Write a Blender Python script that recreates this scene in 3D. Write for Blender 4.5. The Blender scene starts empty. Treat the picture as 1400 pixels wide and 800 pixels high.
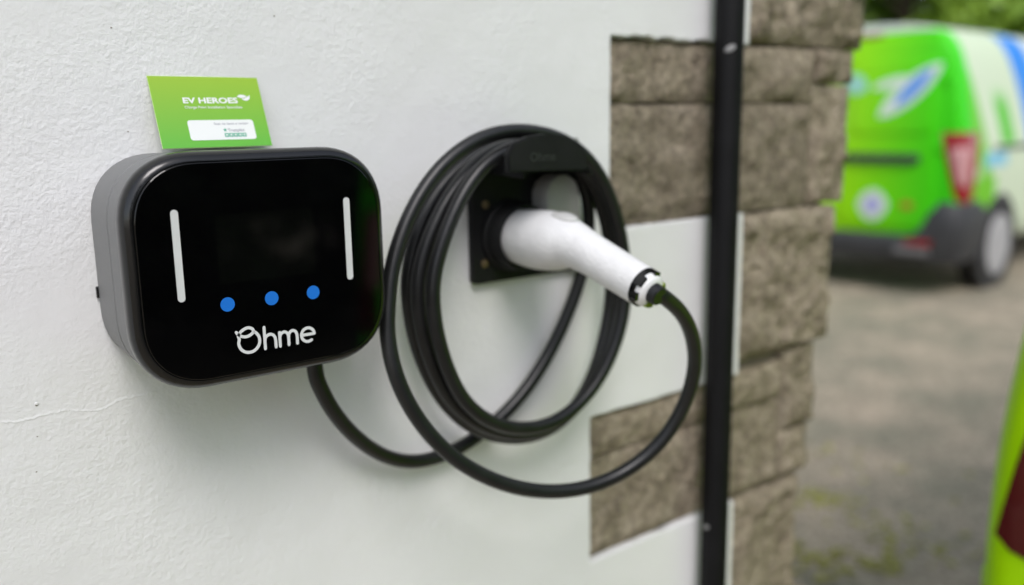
import bpy, bmesh, math, random
import numpy as np
from mathutils import Vector, Matrix, noise
rad = math.radians
S = bpy.context.scene
COL = S.collection

# ------------------------------------------------------------------ camera
H0 = 1.178                      # height of the charger's centre above the ground
F_PX = 1208.5                   # focal length in photo pixels (photo 1400 x 800)
CAM = Vector((-0.2551, -0.7175, 0.1024 + H0))
yaw, pitch, roll = rad(37.919), rad(11.024), rad(-0.928)
FW = Vector((math.sin(yaw)*math.cos(pitch), math.cos(yaw)*math.cos(pitch), -math.sin(pitch)))
_r = Vector((math.cos(yaw), -math.sin(yaw), 0)); _u = _r.cross(FW)
RT = _r*math.cos(roll) + _u*math.sin(roll)
UP = -_r*math.sin(roll) + _u*math.cos(roll)
cd = bpy.data.cameras.new('camera'); cam = bpy.data.objects.new('camera', cd); COL.objects.link(cam)
M = Matrix((RT, UP, -FW)).transposed().to_4x4(); M.translation = CAM
cam.matrix_world = M
cd.sensor_fit = 'HORIZONTAL'; cd.sensor_width = 36.0; cd.lens = F_PX/1400*36.0
cd.clip_start = 0.02; cd.clip_end = 600
cd.dof.use_dof = True; cd.dof.focus_distance = 0.640; cd.dof.aperture_fstop = 2.45
S.camera = cam

# ------------------------------------------------------------------ sky, sun, exposure
SUN_EL, SUN_AZ = rad(52), rad(205)      # azimuth clockwise from +Y; the sun stands out in front of the wall
w = bpy.data.worlds.new('World'); S.world = w; w.use_nodes = True
nt = w.node_tree; bg = nt.nodes['Background']
sky = nt.nodes.new('ShaderNodeTexSky'); sky.sky_type = 'NISHITA'; sky.sun_disc = False
sky.sun_elevation = SUN_EL; sky.sun_rotation = SUN_AZ; sky.dust_density = 1.5; sky.air_density = 1.0
hs = nt.nodes.new('ShaderNodeHueSaturation'); hs.inputs['Saturation'].default_value = 0.46
nt.links.new(sky.outputs[0], hs.inputs['Color']); nt.links.new(hs.outputs[0], bg.inputs['Color'])
bg.inputs['Strength'].default_value = 0.15
sd = bpy.data.lights.new('sun', 'SUN'); sd.energy = 1.0; sd.angle = rad(25); sd.color = (1.0, 0.955, 0.955)
sun = bpy.data.objects.new('sun', sd); COL.objects.link(sun)
sdir = Vector((math.sin(SUN_AZ)*math.cos(SUN_EL), math.cos(SUN_AZ)*math.cos(SUN_EL), math.sin(SUN_EL)))
sun.rotation_euler = sdir.to_track_quat('Z', 'Y').to_euler(); sun.location = (0, -4, 6)
vs = S.view_settings; vs.view_transform = 'Standard'; vs.look = 'None'; vs.exposure = 0.77; vs.gamma = 1.0
vs.use_curve_mapping = False
S.cycles.use_denoising = True
S.cycles.max_bounces = 8

# ------------------------------------------------------------------ helpers
def ray(x, y): return FW + RT*((x-700)/F_PX) - UP*((y-400)/F_PX)
def atY(x, y, Y):
    d = ray(x, y); return CAM + d*((Y-CAM.y)/d.y)
def W(x, y, z): return Vector((x, y, z+H0))     # wall coordinates: z counted from the charger's centre

MATS = {}
def mat(name, col, rough=0.5, metal=0.0, spec=0.5, var=0.0, vscale=30.0, bump=0.0, bscale=200.0, bdist=0.001, coat=0.0, emit=0.0, dirt=None):
    if name in MATS: return MATS[name]
    m = bpy.data.materials.new(name); m.use_nodes = True; MATS[name] = m
    n = m.node_tree.nodes; L = m.node_tree.links; b = n['Principled BSDF']
    b.inputs['Base Color'].default_value = (*col, 1); b.inputs['Roughness'].default_value = rough
    b.inputs['Metallic'].default_value = metal; b.inputs['Specular IOR Level'].default_value = spec
    b.inputs['Coat Weight'].default_value = coat
    if emit: b.inputs['Emission Color'].default_value = (*col, 1); b.inputs['Emission Strength'].default_value = emit
    tc = n.new('ShaderNodeTexCoord')
    if var:
        t = n.new('ShaderNodeTexNoise'); t.inputs['Scale'].default_value = vscale; t.inputs['Detail'].default_value = 6
        L.new(tc.outputs['Object'], t.inputs['Vector'])
        r = n.new('ShaderNodeMapRange'); r.inputs['From Min'].default_value = 0.3; r.inputs['From Max'].default_value = 0.7
        r.inputs['To Min'].default_value = 1-var; r.inputs['To Max'].default_value = 1+var
        L.new(t.outputs['Fac'], r.inputs['Value'])
        x = n.new('ShaderNodeVectorMath'); x.operation = 'SCALE'; x.inputs[0].default_value = col
        L.new(r.outputs[0], x.inputs['Scale']); L.new(x.outputs[0], b.inputs['Base Color'])
        rr = n.new('ShaderNodeMapRange'); rr.inputs['To Min'].default_value = max(0, rough-0.08); rr.inputs['To Max'].default_value = min(1, rough+0.08)
        L.new(t.outputs['Fac'], rr.inputs['Value']); L.new(rr.outputs[0], b.inputs['Roughness'])
    if bump:
        t2 = n.new('ShaderNodeTexNoise'); t2.inputs['Scale'].default_value = bscale; t2.inputs['Detail'].default_value = 4
        L.new(tc.outputs['Object'], t2.inputs['Vector'])
        bp = n.new('ShaderNodeBump'); bp.inputs['Strength'].default_value = bump; bp.inputs['Distance'].default_value = bdist
        L.new(t2.outputs['Fac'], bp.inputs['Height']); L.new(bp.outputs[0], b.inputs['Normal'])
    return m

def obj(name, bm, m=None, parent=None, smooth=True, angle=35, kind=None):
    me = bpy.data.meshes.new(name)
    if isinstance(bm, bmesh.types.BMesh):
        bm.normal_update(); bm.to_mesh(me); bm.free()
    else:
        me.from_pydata(*bm); me.update()
    o = bpy.data.objects.new(name, me); COL.objects.link(o)
    if m: me.materials.append(m)
    if smooth:
        me.polygons.foreach_set('use_smooth', [True]*len(me.polygons))
        me.set_sharp_from_angle(angle=rad(angle))
    if parent: o.parent = parent
    if kind: o['kind'] = kind
    return o
def thing(name, label, cat, loc=(0, 0, 0), rz=0, group=None):
    o = bpy.data.objects.new(name, None); COL.objects.link(o); o.empty_display_size = 0.1
    o.location = loc; o.rotation_euler = (0, 0, rz); o['label'] = label; o['category'] = cat
    if group: o['group'] = group
    return o
def box(bm, x0, x1, y0, y1, z0, z1, bev=0.0, seg=2):
    v = [bm.verts.new(p) for p in ((x0,y0,z0),(x1,y0,z0),(x1,y1,z0),(x0,y1,z0),(x0,y0,z1),(x1,y0,z1),(x1,y1,z1),(x0,y1,z1))]
    fs = [bm.faces.new([v[i] for i in f]) for f in ((0,3,2,1),(4,5,6,7),(0,1,5,4),(1,2,6,5),(2,3,7,6),(3,0,4,7))]
    if bev:
        es = list({e for f in fs for e in f.edges})
        bmesh.ops.bevel(bm, geom=es, offset=bev, segments=seg, affect='EDGES', profile=0.5)
    return bm
def boxm(*a, **k): return box(bmesh.new(), *a, **k)
def bridge(bm, loops, closed=True, cap0=False, cap1=False):
    rows = [[bm.verts.new(p) for p in lp] for lp in loops]
    n = len(rows[0])
    for a, b in zip(rows, rows[1:]):
        for i in range(n if closed else n-1):
            j = (i+1) % n
            bm.faces.new((a[i], a[j], b[j], b[i]))
    if cap0: bm.faces.new(list(reversed(rows[0])))
    if cap1: bm.faces.new(rows[-1])
    return bm
def tube(pts, rads, seg=14, caps=True):
    pts = [Vector(p) for p in pts]; n = len(pts)
    if not hasattr(rads, '__len__'): rads = [rads]*n
    T = [(pts[min(i+1, n-1)]-pts[max(i-1, 0)]).normalized() for i in range(n)]
    ref = Vector((0, 0, 1)) if abs(T[0].z) < 0.9 else Vector((1, 0, 0))
    N = T[0].cross(ref).normalized(); loops = []
    for i in range(n):
        N = (N - T[i]*N.dot(T[i])).normalized(); B = T[i].cross(N)
        loops.append([pts[i] + (N*math.cos(a)+B*math.sin(a))*rads[i] for a in (2*math.pi*k/seg for k in range(seg))])
    bm = bmesh.new(); bridge(bm, loops, True, caps, caps)
    bmesh.ops.recalc_face_normals(bm, faces=bm.faces)
    return bm
def lathe(prof, base, axis, seg=40):
    """prof: (distance along axis, radius); base point, axis vector"""
    A = Vector(axis).normalized(); ref = Vector((0, 0, 1)) if abs(A.z) < 0.9 else Vector((1, 0, 0))
    N = A.cross(ref).normalized(); B = A.cross(N); base = Vector(base)
    loops = [[base + A*d + (N*math.cos(t)+B*math.sin(t))*max(r, 1e-5) for t in (2*math.pi*k/seg for k in range(seg))] for d, r in prof]
    bm = bmesh.new(); bridge(bm, loops, True, True, True)
    bmesh.ops.recalc_face_normals(bm, faces=bm.faces)
    return bm
def rrect(hw, hh, r, n=10, p=2.0, taper=0.0):
    """rounded rectangle outline, counter-clockwise in (x, z); p > 2 squarer corner curve"""
    out = []
    for cx, cz, a0 in ((hw-r, hh-r, 0), (-hw+r, hh-r, 90), (-hw+r, -hh+r, 180), (hw-r, -hh+r, 270)):
        for k in range(n+1):
            a = rad(a0 + 90*k/n); c, s = math.cos(a), math.sin(a)
            out.append((cx + r*math.copysign(abs(c)**(2/p), c), cz + r*math.copysign(abs(s)**(2/p), s)))
    return out
def prism(outline, f0, f1):
    """outline of 2D points, f0/f1 map a 2D point to 3D for the two ends"""
    bm = bmesh.new(); bridge(bm, [[f0(*p) for p in outline], [f1(*p) for p in outline]], True, True, True)
    bmesh.ops.recalc_face_normals(bm, faces=bm.faces)
    return bm
def catmull(P, step=6):
    out = []; n = len(P)
    for i in range(n-1):
        a, b, c, d = P[max(i-1, 0)], P[i], P[i+1], P[min(i+2, n-1)]
        for k in range(step):
            t = k/step
            out.append(0.5*((2*b)+(c-a)*t+(2*a-5*b+4*c-d)*t*t+(3*b-3*c+d-a)*t**3))
    out.append(P[-1]); return out
def stroke(pts, wd, f, t=0.0004, step=6, closed=False):
    """flat pen stroke with round ends through 2D points; f(x, z, h) maps to 3D at height h above the surface"""
    P = [Vector((x, y, 0)) for x, y in pts]
    P = catmull(P, step) if len(P) > 2 else P
    L, R = [], []
    n = len(P)
    for i, p in enumerate(P):
        d = (P[min(i+1, n-1)]-P[max(i-1, 0)]).normalized(); nn = Vector((-d.y, d.x, 0))*wd/2
        L.append(p+nn); R.append(p-nn)
    d0 = (P[1]-P[0]).normalized(); d1 = (P[-1]-P[-2]).normalized()
    def cap(c, d, s):
        a0 = math.atan2(d.y, d.x)
        return [c + Vector((math.cos(a0+s*math.pi/2-s*k*math.pi/6), math.sin(a0+s*math.pi/2-s*k*math.pi/6), 0))*wd/2 for k in range(1, 6)]
    bm = bmesh.new()
    lo = [[bm.verts.new(f(q.x, q.y, h)) for q in L] for h in (0, t)]
    ro = [[bm.verts.new(f(q.x, q.y, h)) for q in R] for h in (0, t)]
    e1 = cap(P[-1], d1, 1); e0 = cap(P[0], -d0, 1)
    for h in (1,):
        for i in range(n-1): bm.faces.new((lo[h][i], lo[h][i+1], ro[h][i+1], ro[h][i]))
        bm.faces.new([lo[h][-1]]+[bm.verts.new(f(q.x, q.y, t)) for q in e1]+[ro[h][-1]])
        bm.faces.new([ro[h][0]]+[bm.verts.new(f(q.x, q.y, t)) for q in e0]+[lo[h][0]])
    for i in range(n-1):
        bm.faces.new((lo[0][i], lo[0][i+1], lo[1][i+1], lo[1][i])); bm.faces.new((ro[1][i], ro[1][i+1], ro[0][i+1], ro[0][i]))
    bmesh.ops.recalc_face_normals(bm, faces=bm.faces)
    return bm
def text(name, body, size, width, f, m, parent, align='LEFT', bold=0.0, shear=0.0, depth=0.00012):
    """flat lettering: size = cap height, width = total width; f(u, v, h) -> 3D from its lower left corner"""
    cu = bpy.data.curves.new(name, 'FONT'); cu.body = body; cu.size = 1.0; cu.offset = bold; cu.shear = shear; cu.resolution_u = 3
    o = bpy.data.objects.new(name, cu); COL.objects.link(o)
    dg = bpy.context.evaluated_depsgraph_get()
    me = bpy.data.meshes.new_from_object(o.evaluated_get(dg))
    bpy.data.objects.remove(o); bpy.data.curves.remove(cu)
    xs = [v.co.x for v in me.vertices]; x0, x1 = min(xs), max(xs)
    sx = width/(x1-x0); sz = size/0.729
    for v in me.vertices: v.co = f((v.co.x-x0)*sx, v.co.y*sz, depth)
    me.name = name; me.materials.clear(); me.materials.append(m)
    o = bpy.data.objects.new(name, me); COL.objects.link(o); o.parent = parent
    return o
def fbm(p, s, o=4):
    return noise.fractal(Vector(p)*s, 0.8, 2.0, o, noise_basis='PERLIN_ORIGINAL')

# ------------------------------------------------------------------ materials of the setting
def mat_wall():
    m = bpy.data.materials.new('white_masonry_paint'); m.use_nodes = True
    n = m.node_tree.nodes; L = m.node_tree.links; b = n['Principled BSDF']
    tc = n.new('ShaderNodeTexCoord')
    def tex(sc, det, ro=0.55):
        t = n.new('ShaderNodeTexNoise'); t.inputs['Scale'].default_value = sc; t.inputs['Detail'].default_value = det; t.inputs['Roughness'].default_value = ro
        L.new(tc.outputs['Object'], t.inputs['Vector']); return t
    a = tex(3.0, 5); r = n.new('ShaderNodeValToRGB')
    r.color_ramp.elements[0].position = 0.3; r.color_ramp.elements[0].color = (0.70, 0.70, 0.692, 1)
    r.color_ramp.elements[1].position = 0.7; r.color_ramp.elements[1].color = (0.765, 0.77, 0.768, 1)
    L.new(a.outputs['Fac'], r.inputs['Fac']); L.new(r.outputs[0], b.inputs['Base Color'])
    b.inputs['Roughness'].default_value = 0.62; b.inputs['Specular IOR Level'].default_value = 0.3
    t1 = tex(290, 3); t2 = tex(130, 4); t3 = tex(14, 2)
    def mul(t, k):
        x = n.new('ShaderNodeMath'); x.operation = 'MULTIPLY'; x.inputs[1].default_value = k; L.new(t.outputs[0], x.inputs[0]); return x
    def add(p, q):
        x = n.new('ShaderNodeMath'); x.operation = 'ADD'; L.new(p.outputs[0], x.inputs[0]); L.new(q.outputs[0], x.inputs[1]); return x
    # the stipple comes and goes: smooth patches where the trowel passed
    pm = n.new('ShaderNodeMapRange'); pm.inputs['From Min'].default_value = 0.35; pm.inputs['From Max'].default_value = 0.65
    pm.inputs['To Min'].default_value = 0.12; pm.inputs['To Max'].default_value = 1.0
    tp = tex(6, 3); L.new(tp.outputs[0], pm.inputs['Value'])
    s = add(mul(t1, 0.0008), mul(t2, 0.0010))
    k = n.new('ShaderNodeMath'); k.operation = 'MULTIPLY'; L.new(s.outputs[0], k.inputs[0]); L.new(pm.outputs[0], k.inputs[1])
    h = add(k, mul(t3, 0.0016))
    bp = n.new('ShaderNodeBump'); bp.inputs['Strength'].default_value = 1.0; bp.inputs['Distance'].default_value = 1.0
    L.new(h.outputs[0], bp.inputs['Height']); L.new(bp.outputs[0], b.inputs['Normal'])
    return m
def mat_stone():
    m = bpy.data.materials.new('split_stone'); m.use_nodes = True
    n = m.node_tree.nodes; L = m.node_tree.links; b = n['Principled BSDF']
    tc = n.new('ShaderNodeTexCoord'); oi = n.new('ShaderNodeObjectInfo')
    def tex(sc, det, ro=0.6):
        t = n.new('ShaderNodeTexNoise'); t.inputs['Scale'].default_value = sc; t.inputs['Detail'].default_value = det; t.inputs['Roughness'].default_value = ro
        L.new(tc.outputs['Object'], t.inputs['Vector']); return t
    a = tex(38, 7, 0.65); r = n.new('ShaderNodeValToRGB'); cr = r.color_ramp
    cr.elements[0].position = 0.3; cr.elements[0].color = (0.185, 0.150, 0.108, 1)
    cr.elements[1].position = 0.72; cr.elements[1].color = (0.45, 0.385, 0.295, 1)
    e = cr.elements.new(0.5); e.color = (0.315, 0.265, 0.195, 1)
    L.new(a.outputs['Fac'], r.inputs['Fac'])
    g = tex(120, 5, 0.75); mr = n.new('ShaderNodeMapRange'); mr.inputs['From Min'].default_value = 0.3; mr.inputs['From Max'].default_value = 0.7
    mr.inputs['To Min'].default_value = 0.5; mr.inputs['To Max'].default_value = 1.5; L.new(g.outputs[0], mr.inputs['Value'])
    rv = n.new('ShaderNodeMapRange'); rv.inputs['To Min'].default_value = 0.88; rv.inputs['To Max'].default_value = 1.14; L.new(oi.outputs['Random'], rv.inputs['Value'])
    mm = n.new('ShaderNodeMath'); mm.operation = 'MULTIPLY'; L.new(mr.outputs[0], mm.inputs[0]); L.new(rv.outputs[0], mm.inputs[1])
    x = n.new('ShaderNodeVectorMath'); x.operation = 'SCALE'; L.new(r.outputs[0], x.inputs[0]); L.new(mm.outputs[0], x.inputs['Scale'])
    # greenish algae in patches
    al = tex(6, 4); am = n.new('ShaderNodeMapRange'); am.inputs['From Min'].default_value = 0.5; am.inputs['From Max'].default_value = 0.75; am.inputs['To Max'].default_value = 0.45
    L.new(al.outputs[0], am.inputs['Value'])
    mx = n.new('ShaderNodeMix'); mx.data_type = 'RGBA'; mx.inputs['B'].default_value = (0.19, 0.18, 0.09, 1)
    L.new(am.outputs[0], mx.inputs['Factor']); L.new(x.outputs[0], mx.inputs['A']); L.new(mx.outputs['Result'], b.inputs['Base Color'])
    b.inputs['Roughness'].default_value = 0.9; b.inputs['Specular IOR Level'].default_value = 0.2
    t2 = tex(150, 5, 0.65); bp = n.new('ShaderNodeBump'); bp.inputs['Strength'].default_value = 1.0; bp.inputs['Distance'].default_value = 0.010
    L.new(t2.outputs[0], bp.inputs['Height']); L.new(bp.outputs[0], b.inputs['Normal'])
    return m
def mat_ground():
    m = bpy.data.materials.new('worn_tarmac'); m.use_nodes = True
    n = m.node_tree.nodes; L = m.node_tree.links; b = n['Principled BSDF']
    tc = n.new('ShaderNodeTexCoord')
    def tex(sc, det, ro=0.6):
        t = n.new('ShaderNodeTexNoise'); t.inputs['Scale'].default_value = sc; t.inputs['Detail'].default_value = det; t.inputs['Roughness'].default_value = ro
        L.new(tc.outputs['Object'], t.inputs['Vector']); return t
    a = tex(2.6, 8, 0.72); r = n.new('ShaderNodeValToRGB'); cr = r.color_ramp
    cr.elements[0].position = 0.38; cr.elements[0].color = (0.215, 0.200, 0.142, 1)
    cr.elements[1].position = 0.63; cr.elements[1].color = (0.385, 0.318, 0.232, 1)
    L.new(a.outputs[0], r.inputs['Fac'])
    v = n.new('ShaderNodeTexVoronoi'); v.inputs['Scale'].default_value = 75; L.new(tc.outputs['Object'], v.inputs['Vector'])
    hv = n.new('ShaderNodeSeparateColor'); L.new(v.outputs['Color'], hv.inputs[0])
    mr = n.new('ShaderNodeMapRange'); mr.inputs['To Min'].default_value = 0.65; mr.inputs['To Max'].default_value = 1.35; L.new(hv.outputs[0], mr.inputs['Value'])
    x = n.new('ShaderNodeVectorMath'); x.operation = 'SCALE'; L.new(r.outputs[0], x.inputs[0]); L.new(mr.outputs[0], x.inputs['Scale'])
    L.new(x.outputs[0], b.inputs['Base Color']); b.inputs['Roughness'].default_value = 0.85
    bp = n.new('ShaderNodeBump'); bp.inputs['Distance'].default_value = 0.006; bp.inputs['Strength'].default_value = 0.8
    L.new(v.outputs['Distance'], bp.inputs['Height']); L.new(bp.outputs[0], b.inputs['Normal'])
    return m
def mat_leaf(name, c0, c1):
    m = bpy.data.materials.new(name); m.use_nodes = True
    n = m.node_tree.nodes; L = m.node_tree.links; b = n['Principled BSDF']
    tc = n.new('ShaderNodeTexCoord'); t = n.new('ShaderNodeTexNoise'); t.inputs['Scale'].default_value = 2.3; t.inputs['Detail'].default_value = 8; t.inputs['Roughness'].default_value = 0.7
    L.new(tc.outputs['Object'], t.inputs['Vector']); r = n.new('ShaderNodeValToRGB')
    r.color_ramp.elements[0].position = 0.35; r.color_ramp.elements[0].color = (*c0, 1)
    r.color_ramp.elements[1].position = 0.65; r.color_ramp.elements[1].color = (*c1, 1)
    L.new(t.outputs[0], r.inputs['Fac']); L.new(r.outputs[0], b.inputs['Base Color']); b.inputs['Roughness'].default_value = 0.5
    tr = n.new('ShaderNodeBsdfTranslucent'); L.new(r.outputs[0], tr.inputs['Color'])
    mx = n.new('ShaderNodeMixShader'); mx.inputs[0].default_value = 0.22
    L.new(b.outputs[0], mx.inputs[1]); L.new(tr.outputs[0], mx.inputs[2]); L.new(mx.outputs[0], n['Material Output'].inputs['Surface'])
    return m
M_WALL, M_STONE, M_GROUND = mat_wall(), mat_stone(), mat_ground()
M_MORTAR = mat('mortar', (0.20, 0.17, 0.13), 0.95, var=0.25, vscale=40, bump=1.0, bscale=180, bdist=0.004)

# ------------------------------------------------------------------ ground
def build_ground():
    bm = bmesh.new(); N = 60
    def c(i): # denser near the middle
        t = 2*i/N-1; return 150*t*abs(t)**1.5
    V = [[bm.verts.new((c(i)+2, c(j), 0.012*fbm((c(i)*.5, c(j)*.5, 0), 1.0) if abs(c(i)) < 12 and abs(c(j)) < 12 else 0)) for i in range(N+1)] for j in range(N+1)]
    for j in range(N):
        for i in range(N): bm.faces.new((V[j][i], V[j][i+1], V[j+1][i+1], V[j+1][i]))
    o = obj('ground', bm, M_GROUND); o['kind'] = 'structure'; return o
build_ground()

# ------------------------------------------------------------------ house wall: painted render with toothed stone quoins
TOOTH = [(0.191, -0.021, 0.4465), (-0.238, -0.420, 0.4170), (-0.62, -0.83, 0.44), (-1.03, -1.16, 0.42), (0.60, 0.395, 0.43), (1.02, 0.80, 0.45), (1.43, 1.22, 0.43), (1.84, 1.63, 0.44)]
ZTOP = 2.05
EDGE = 0.6875
def build_house():
    t = thing('house_wall', 'white painted rough-rendered house wall with toothed brown stone quoins at its corner', 'wall')
    # solid core behind everything
    obj('wall_core', boxm(-4.0, 0.835, 0.034, 4.2, -0.02, H0+ZTOP-0.003), M_MORTAR, t)
    obj('mortar_bed', boxm(.405, .838, .0205, .0338, 0.0, H0+ZTOP-.006), M_MORTAR, t)
    obj('mortar_bed', boxm(.8385, .905, .03, .6, H0-.03, H0+.2), M_MORTAR, t)
    # render outline: straight on three sides, toothed on the right
    rng = random.Random(4)
    P = [(-4.0, -H0)]
    right = [(EDGE, -H0)]
    for za, zb, x in sorted(TOOTH, key=lambda q: q[1]):
        right += [(EDGE, zb), (x, zb), (x, za), (EDGE, za)]
    right.append((EDGE, ZTOP))
    # break straight edges with the unevenness of a painted arris
    fine = []
    for (x0, z0), (x1, z1) in zip(right, right[1:]):
        ln = math.hypot(x1-x0, z1-z0); k = max(1, int(ln/0.012))
        for i in range(k):
            s = i/k; j = 0.0006
            x, z = x0+(x1-x0)*s, z0+(z1-z0)*s
            if abs(z1-z0) < 1e-6 and z1 == 0.191 or (z0 == 0.191 and z1 == 0.191): j = 0.0018
            fine.append((x + (rng.uniform(-j, j) if 0 < i else 0)*(1 if abs(x1-x0) < 1e-6 else 0), z + (rng.uniform(-j, j) if 0 < i else 0)*(0 if abs(x1-x0) < 1e-6 else 1)))
    fine.append(right[-1])
    P += fine + [(-4.0, ZTOP)]
    bm = bmesh.new()
    fr = [bm.verts.new(W(x, 0.0, z)) for x, z in P]; bk = [bm.verts.new(W(x, 0.0335, z)) for x, z in P]
    bm.faces.new(fr)
    for i in range(len(P)):
        j = (i+1) % len(P); bm.faces.new((fr[j], fr[i], bk[i], bk[j]))
    bmesh.ops.recalc_face_normals(bm, faces=bm.faces)
    es = [e for e in bm.edges if all(v.co.y < 1e-4 for v in e.verts) and len(e.link_faces) == 2]
    bmesh.ops.bevel(bm, geom=es, offset=0.0016, segments=2, affect='EDGES', clamp_overlap=True)
    render = obj('painted_render', bm, M_WALL, t, smooth=False)
    # hairline crack: the paint above it stands a little proud
    cp = [(-0.30, -.1065), (-0.235, -.110), (-0.2, -.1085), (-0.1724, -.109), (-0.1582, -.1106), (-0.1384, -.1093), (-0.1283, -.1093), (-0.115, -.1125), (-0.1027, -.1137), (-0.0887, -.1096), (-0.0692, -.1088), (-0.0547, -.1069), (-0.035, -.1075), (-0.01, -.105)]
    C = catmull([Vector((x, 0, z)) for x, z in cp], 14); rng = random.Random(2)
    bm = bmesh.new(); rows = []
    for i, p in enumerate(C):
        j = rng.uniform(-.0006, .0006); q = .65*rng.uniform(.45, 1.1)*min(1, (len(C)-i)/60+.15)
        rows.append([bm.verts.new(W(p.x, y, p.z+j+dz)) for y, dz in ((0.0003, 0.0040), (-0.0002*q, 0.0012), (-0.0006*q, 0.0003), (-0.0006*q, 0.0), (0.0004, -0.0003))])
    for a, b in zip(rows, rows[1:]):
        for k in range(4): bm.faces.new((a[k], a[k+1], b[k+1], b[k]))
    bmesh.ops.recalc_face_normals(bm, faces=bm.faces)
    obj('crack', bm, M_WALL, render)
    for k, (x, z, s, m) in enumerate([(-.1473, -.0994, .0019, M_WALL), (-.1475, -.1006, .0009, M_MORTAR), (-.1529, -.1517, .0007, M_MORTAR), (-.0683, .1744, .0008, M_MORTAR), (-.0636, .0986, .0007, M_MORTAR), (-.1495, -.1245, .0006, M_MORTAR), (.06, .19, .0008, M_MORTAR)]):
        bm = bmesh.new(); bmesh.ops.create_icosphere(bm, subdivisions=1, radius=s*.7)
        for v in bm.verts: v.co = W(x, -0.0002, z) + Vector((v.co.x*1.3, v.co.y*.7, v.co.z))
        obj('paint_flake' if m is M_WALL else 'grit_speck', bm, m, render)
    # stones
    def stone(x0, x1, z0, z1, y=0.007, bulge=0.010, seed=0, back=0.036, edge=0.017, rend=False):
        nx = max(6, int((x1-x0)/0.0065)); nz = max(6, int((z1-z0)/0.0065))
        bm = bmesh.new(); rows = []
        rg = random.Random(seed); ox = rg.uniform(0, 50)
        for j in range(nz+1):
            row = []
            for i in range(nx+1):
                u, v = i/nx, j/nz; x, z = x0+(x1-x0)*u, z0+(z1-z0)*v
                d = min((x-x0), (x1-x), (z-z0), (z1-z)); e = max(0.0, min(1, d/edge))
                rough = fbm((x+ox, seed*3.1, z), 13, 2)*0.75 + .45*fbm((x, ox+3, z), 34, 2) + .40*fbm((x, ox+9, z), 75, 2)
                yy = y - bulge*max(.05, .45+rough*.75)*e**0.55 + (1-e)*0.001
                jx = 0.0016*fbm((ox, x*20, z*20), 1.5)*(1 if i in (0, nx) else .4); jz = 0.0016*fbm((x*20, ox, z*20), 1.5)*(1 if j in (0, nz) else .4)
                row.append(bm.verts.new(W(x+jx, yy, z+jz)))
            rows.append(row)
        for a, b in zip(rows, rows[1:]):
            for i in range(nx): bm.faces.new((a[i], a[i+1], b[i+1], b[i]))
        ring = rows[0] + [r[-1] for r in rows[1:-1]] + rows[-1][::-1] + [r[0] for r in rows[-2:0:-1]]
        bk = [bm.verts.new((v.co.x, back, v.co.z)) for v in ring]
        for i in range(len(ring)):
            j = (i+1) % len(ring); bm.faces.new((ring[j], ring[i], bk[i], bk[j]))
        bmesh.ops.recalc_face_normals(bm, faces=bm.faces)
        return obj('stone_block', bm, M_STONE, t, angle=50)
    g = 0.004
    Q = EDGE+0.0015
    # stones inside the toothed openings stay behind the paint line (small bulge), corner stones stand proud
    spec = [  # x0, x1, z0, z1, y, bulge, back
        (.448, .840, .1205, .1895, .0085, .0120, .05), (.448, .838, -.0200, .1180, .0085, .0125, .05),
        (.842, .938, .146, .1915, .0085, .0220, .60), (.841, .932, -.0210, .1435, .0100, .0190, .32),
        (Q, .958, .1945, .345, .0090, .0210, .45), (Q, .905, -.2240, -.0245, .0090, .0210, .52),
        (.4185, .797, -.2920, -.2395, .0085, .0120, .05), (.4185, .792, -.4190, -.2945, .0085, .0125, .05),
        (.799, .877, -.347, -.2270, .0100, .0190, .30), (.794, .868, -.4190, -.3490, .0100, .0190, .62),
        (Q, .846, -.612, -.4220, .0090, .0210, .40)]
    for k, (x0, x1, z0, z1, y, b, bk) in enumerate(spec): stone(x0, x1, z0, z1, y, b, k+1, bk)
    k = 30
    for za, zb, x in TOOTH[2:]:                       # courses above and below the picture
        zm = zb+(za-zb)*.6
        stone(x+.002, .83, zb+.002, zm-g/2, .012, .010, k); stone(x+.002, .84, zm+g/2, za-.002, .012, .010, k+1)
        stone(.845, .86+(za+1)*.05, zb+.002, za-.002, .006, .014, k+2, .4); k += 3
    for z0, z1 in ((-.825+.63+.0, None),)[:0]: pass
    for z0, z1 in ((-1.026, -.835), (.35, .390), (.605, .795), (1.025, 1.215), (1.435, 1.625), (1.845, 2.04)):
        stone(Q, .87+(z1+1)*.045, z0, z1, .004, .014, k, .5); k += 1
    # return wall round the corner: coursed blocks, seen only from a step to the right
    rng = random.Random(9); z = -H0
    while z < ZTOP-.15:
        hgt = rng.choice((.075, .14, .2)); y = .63
        while y < 4.1:
            ln = rng.uniform(.28, .5)
            obj('stone_block', boxm(.80, .872+rng.uniform(-.008, .012), y, min(4.2, y+ln-.006), H0+z+.003, H0+min(z+hgt, ZTOP)-.003, bev=.006, seg=1), M_STONE, t)
            y += ln
        z += hgt
    return t
build_house()

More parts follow.
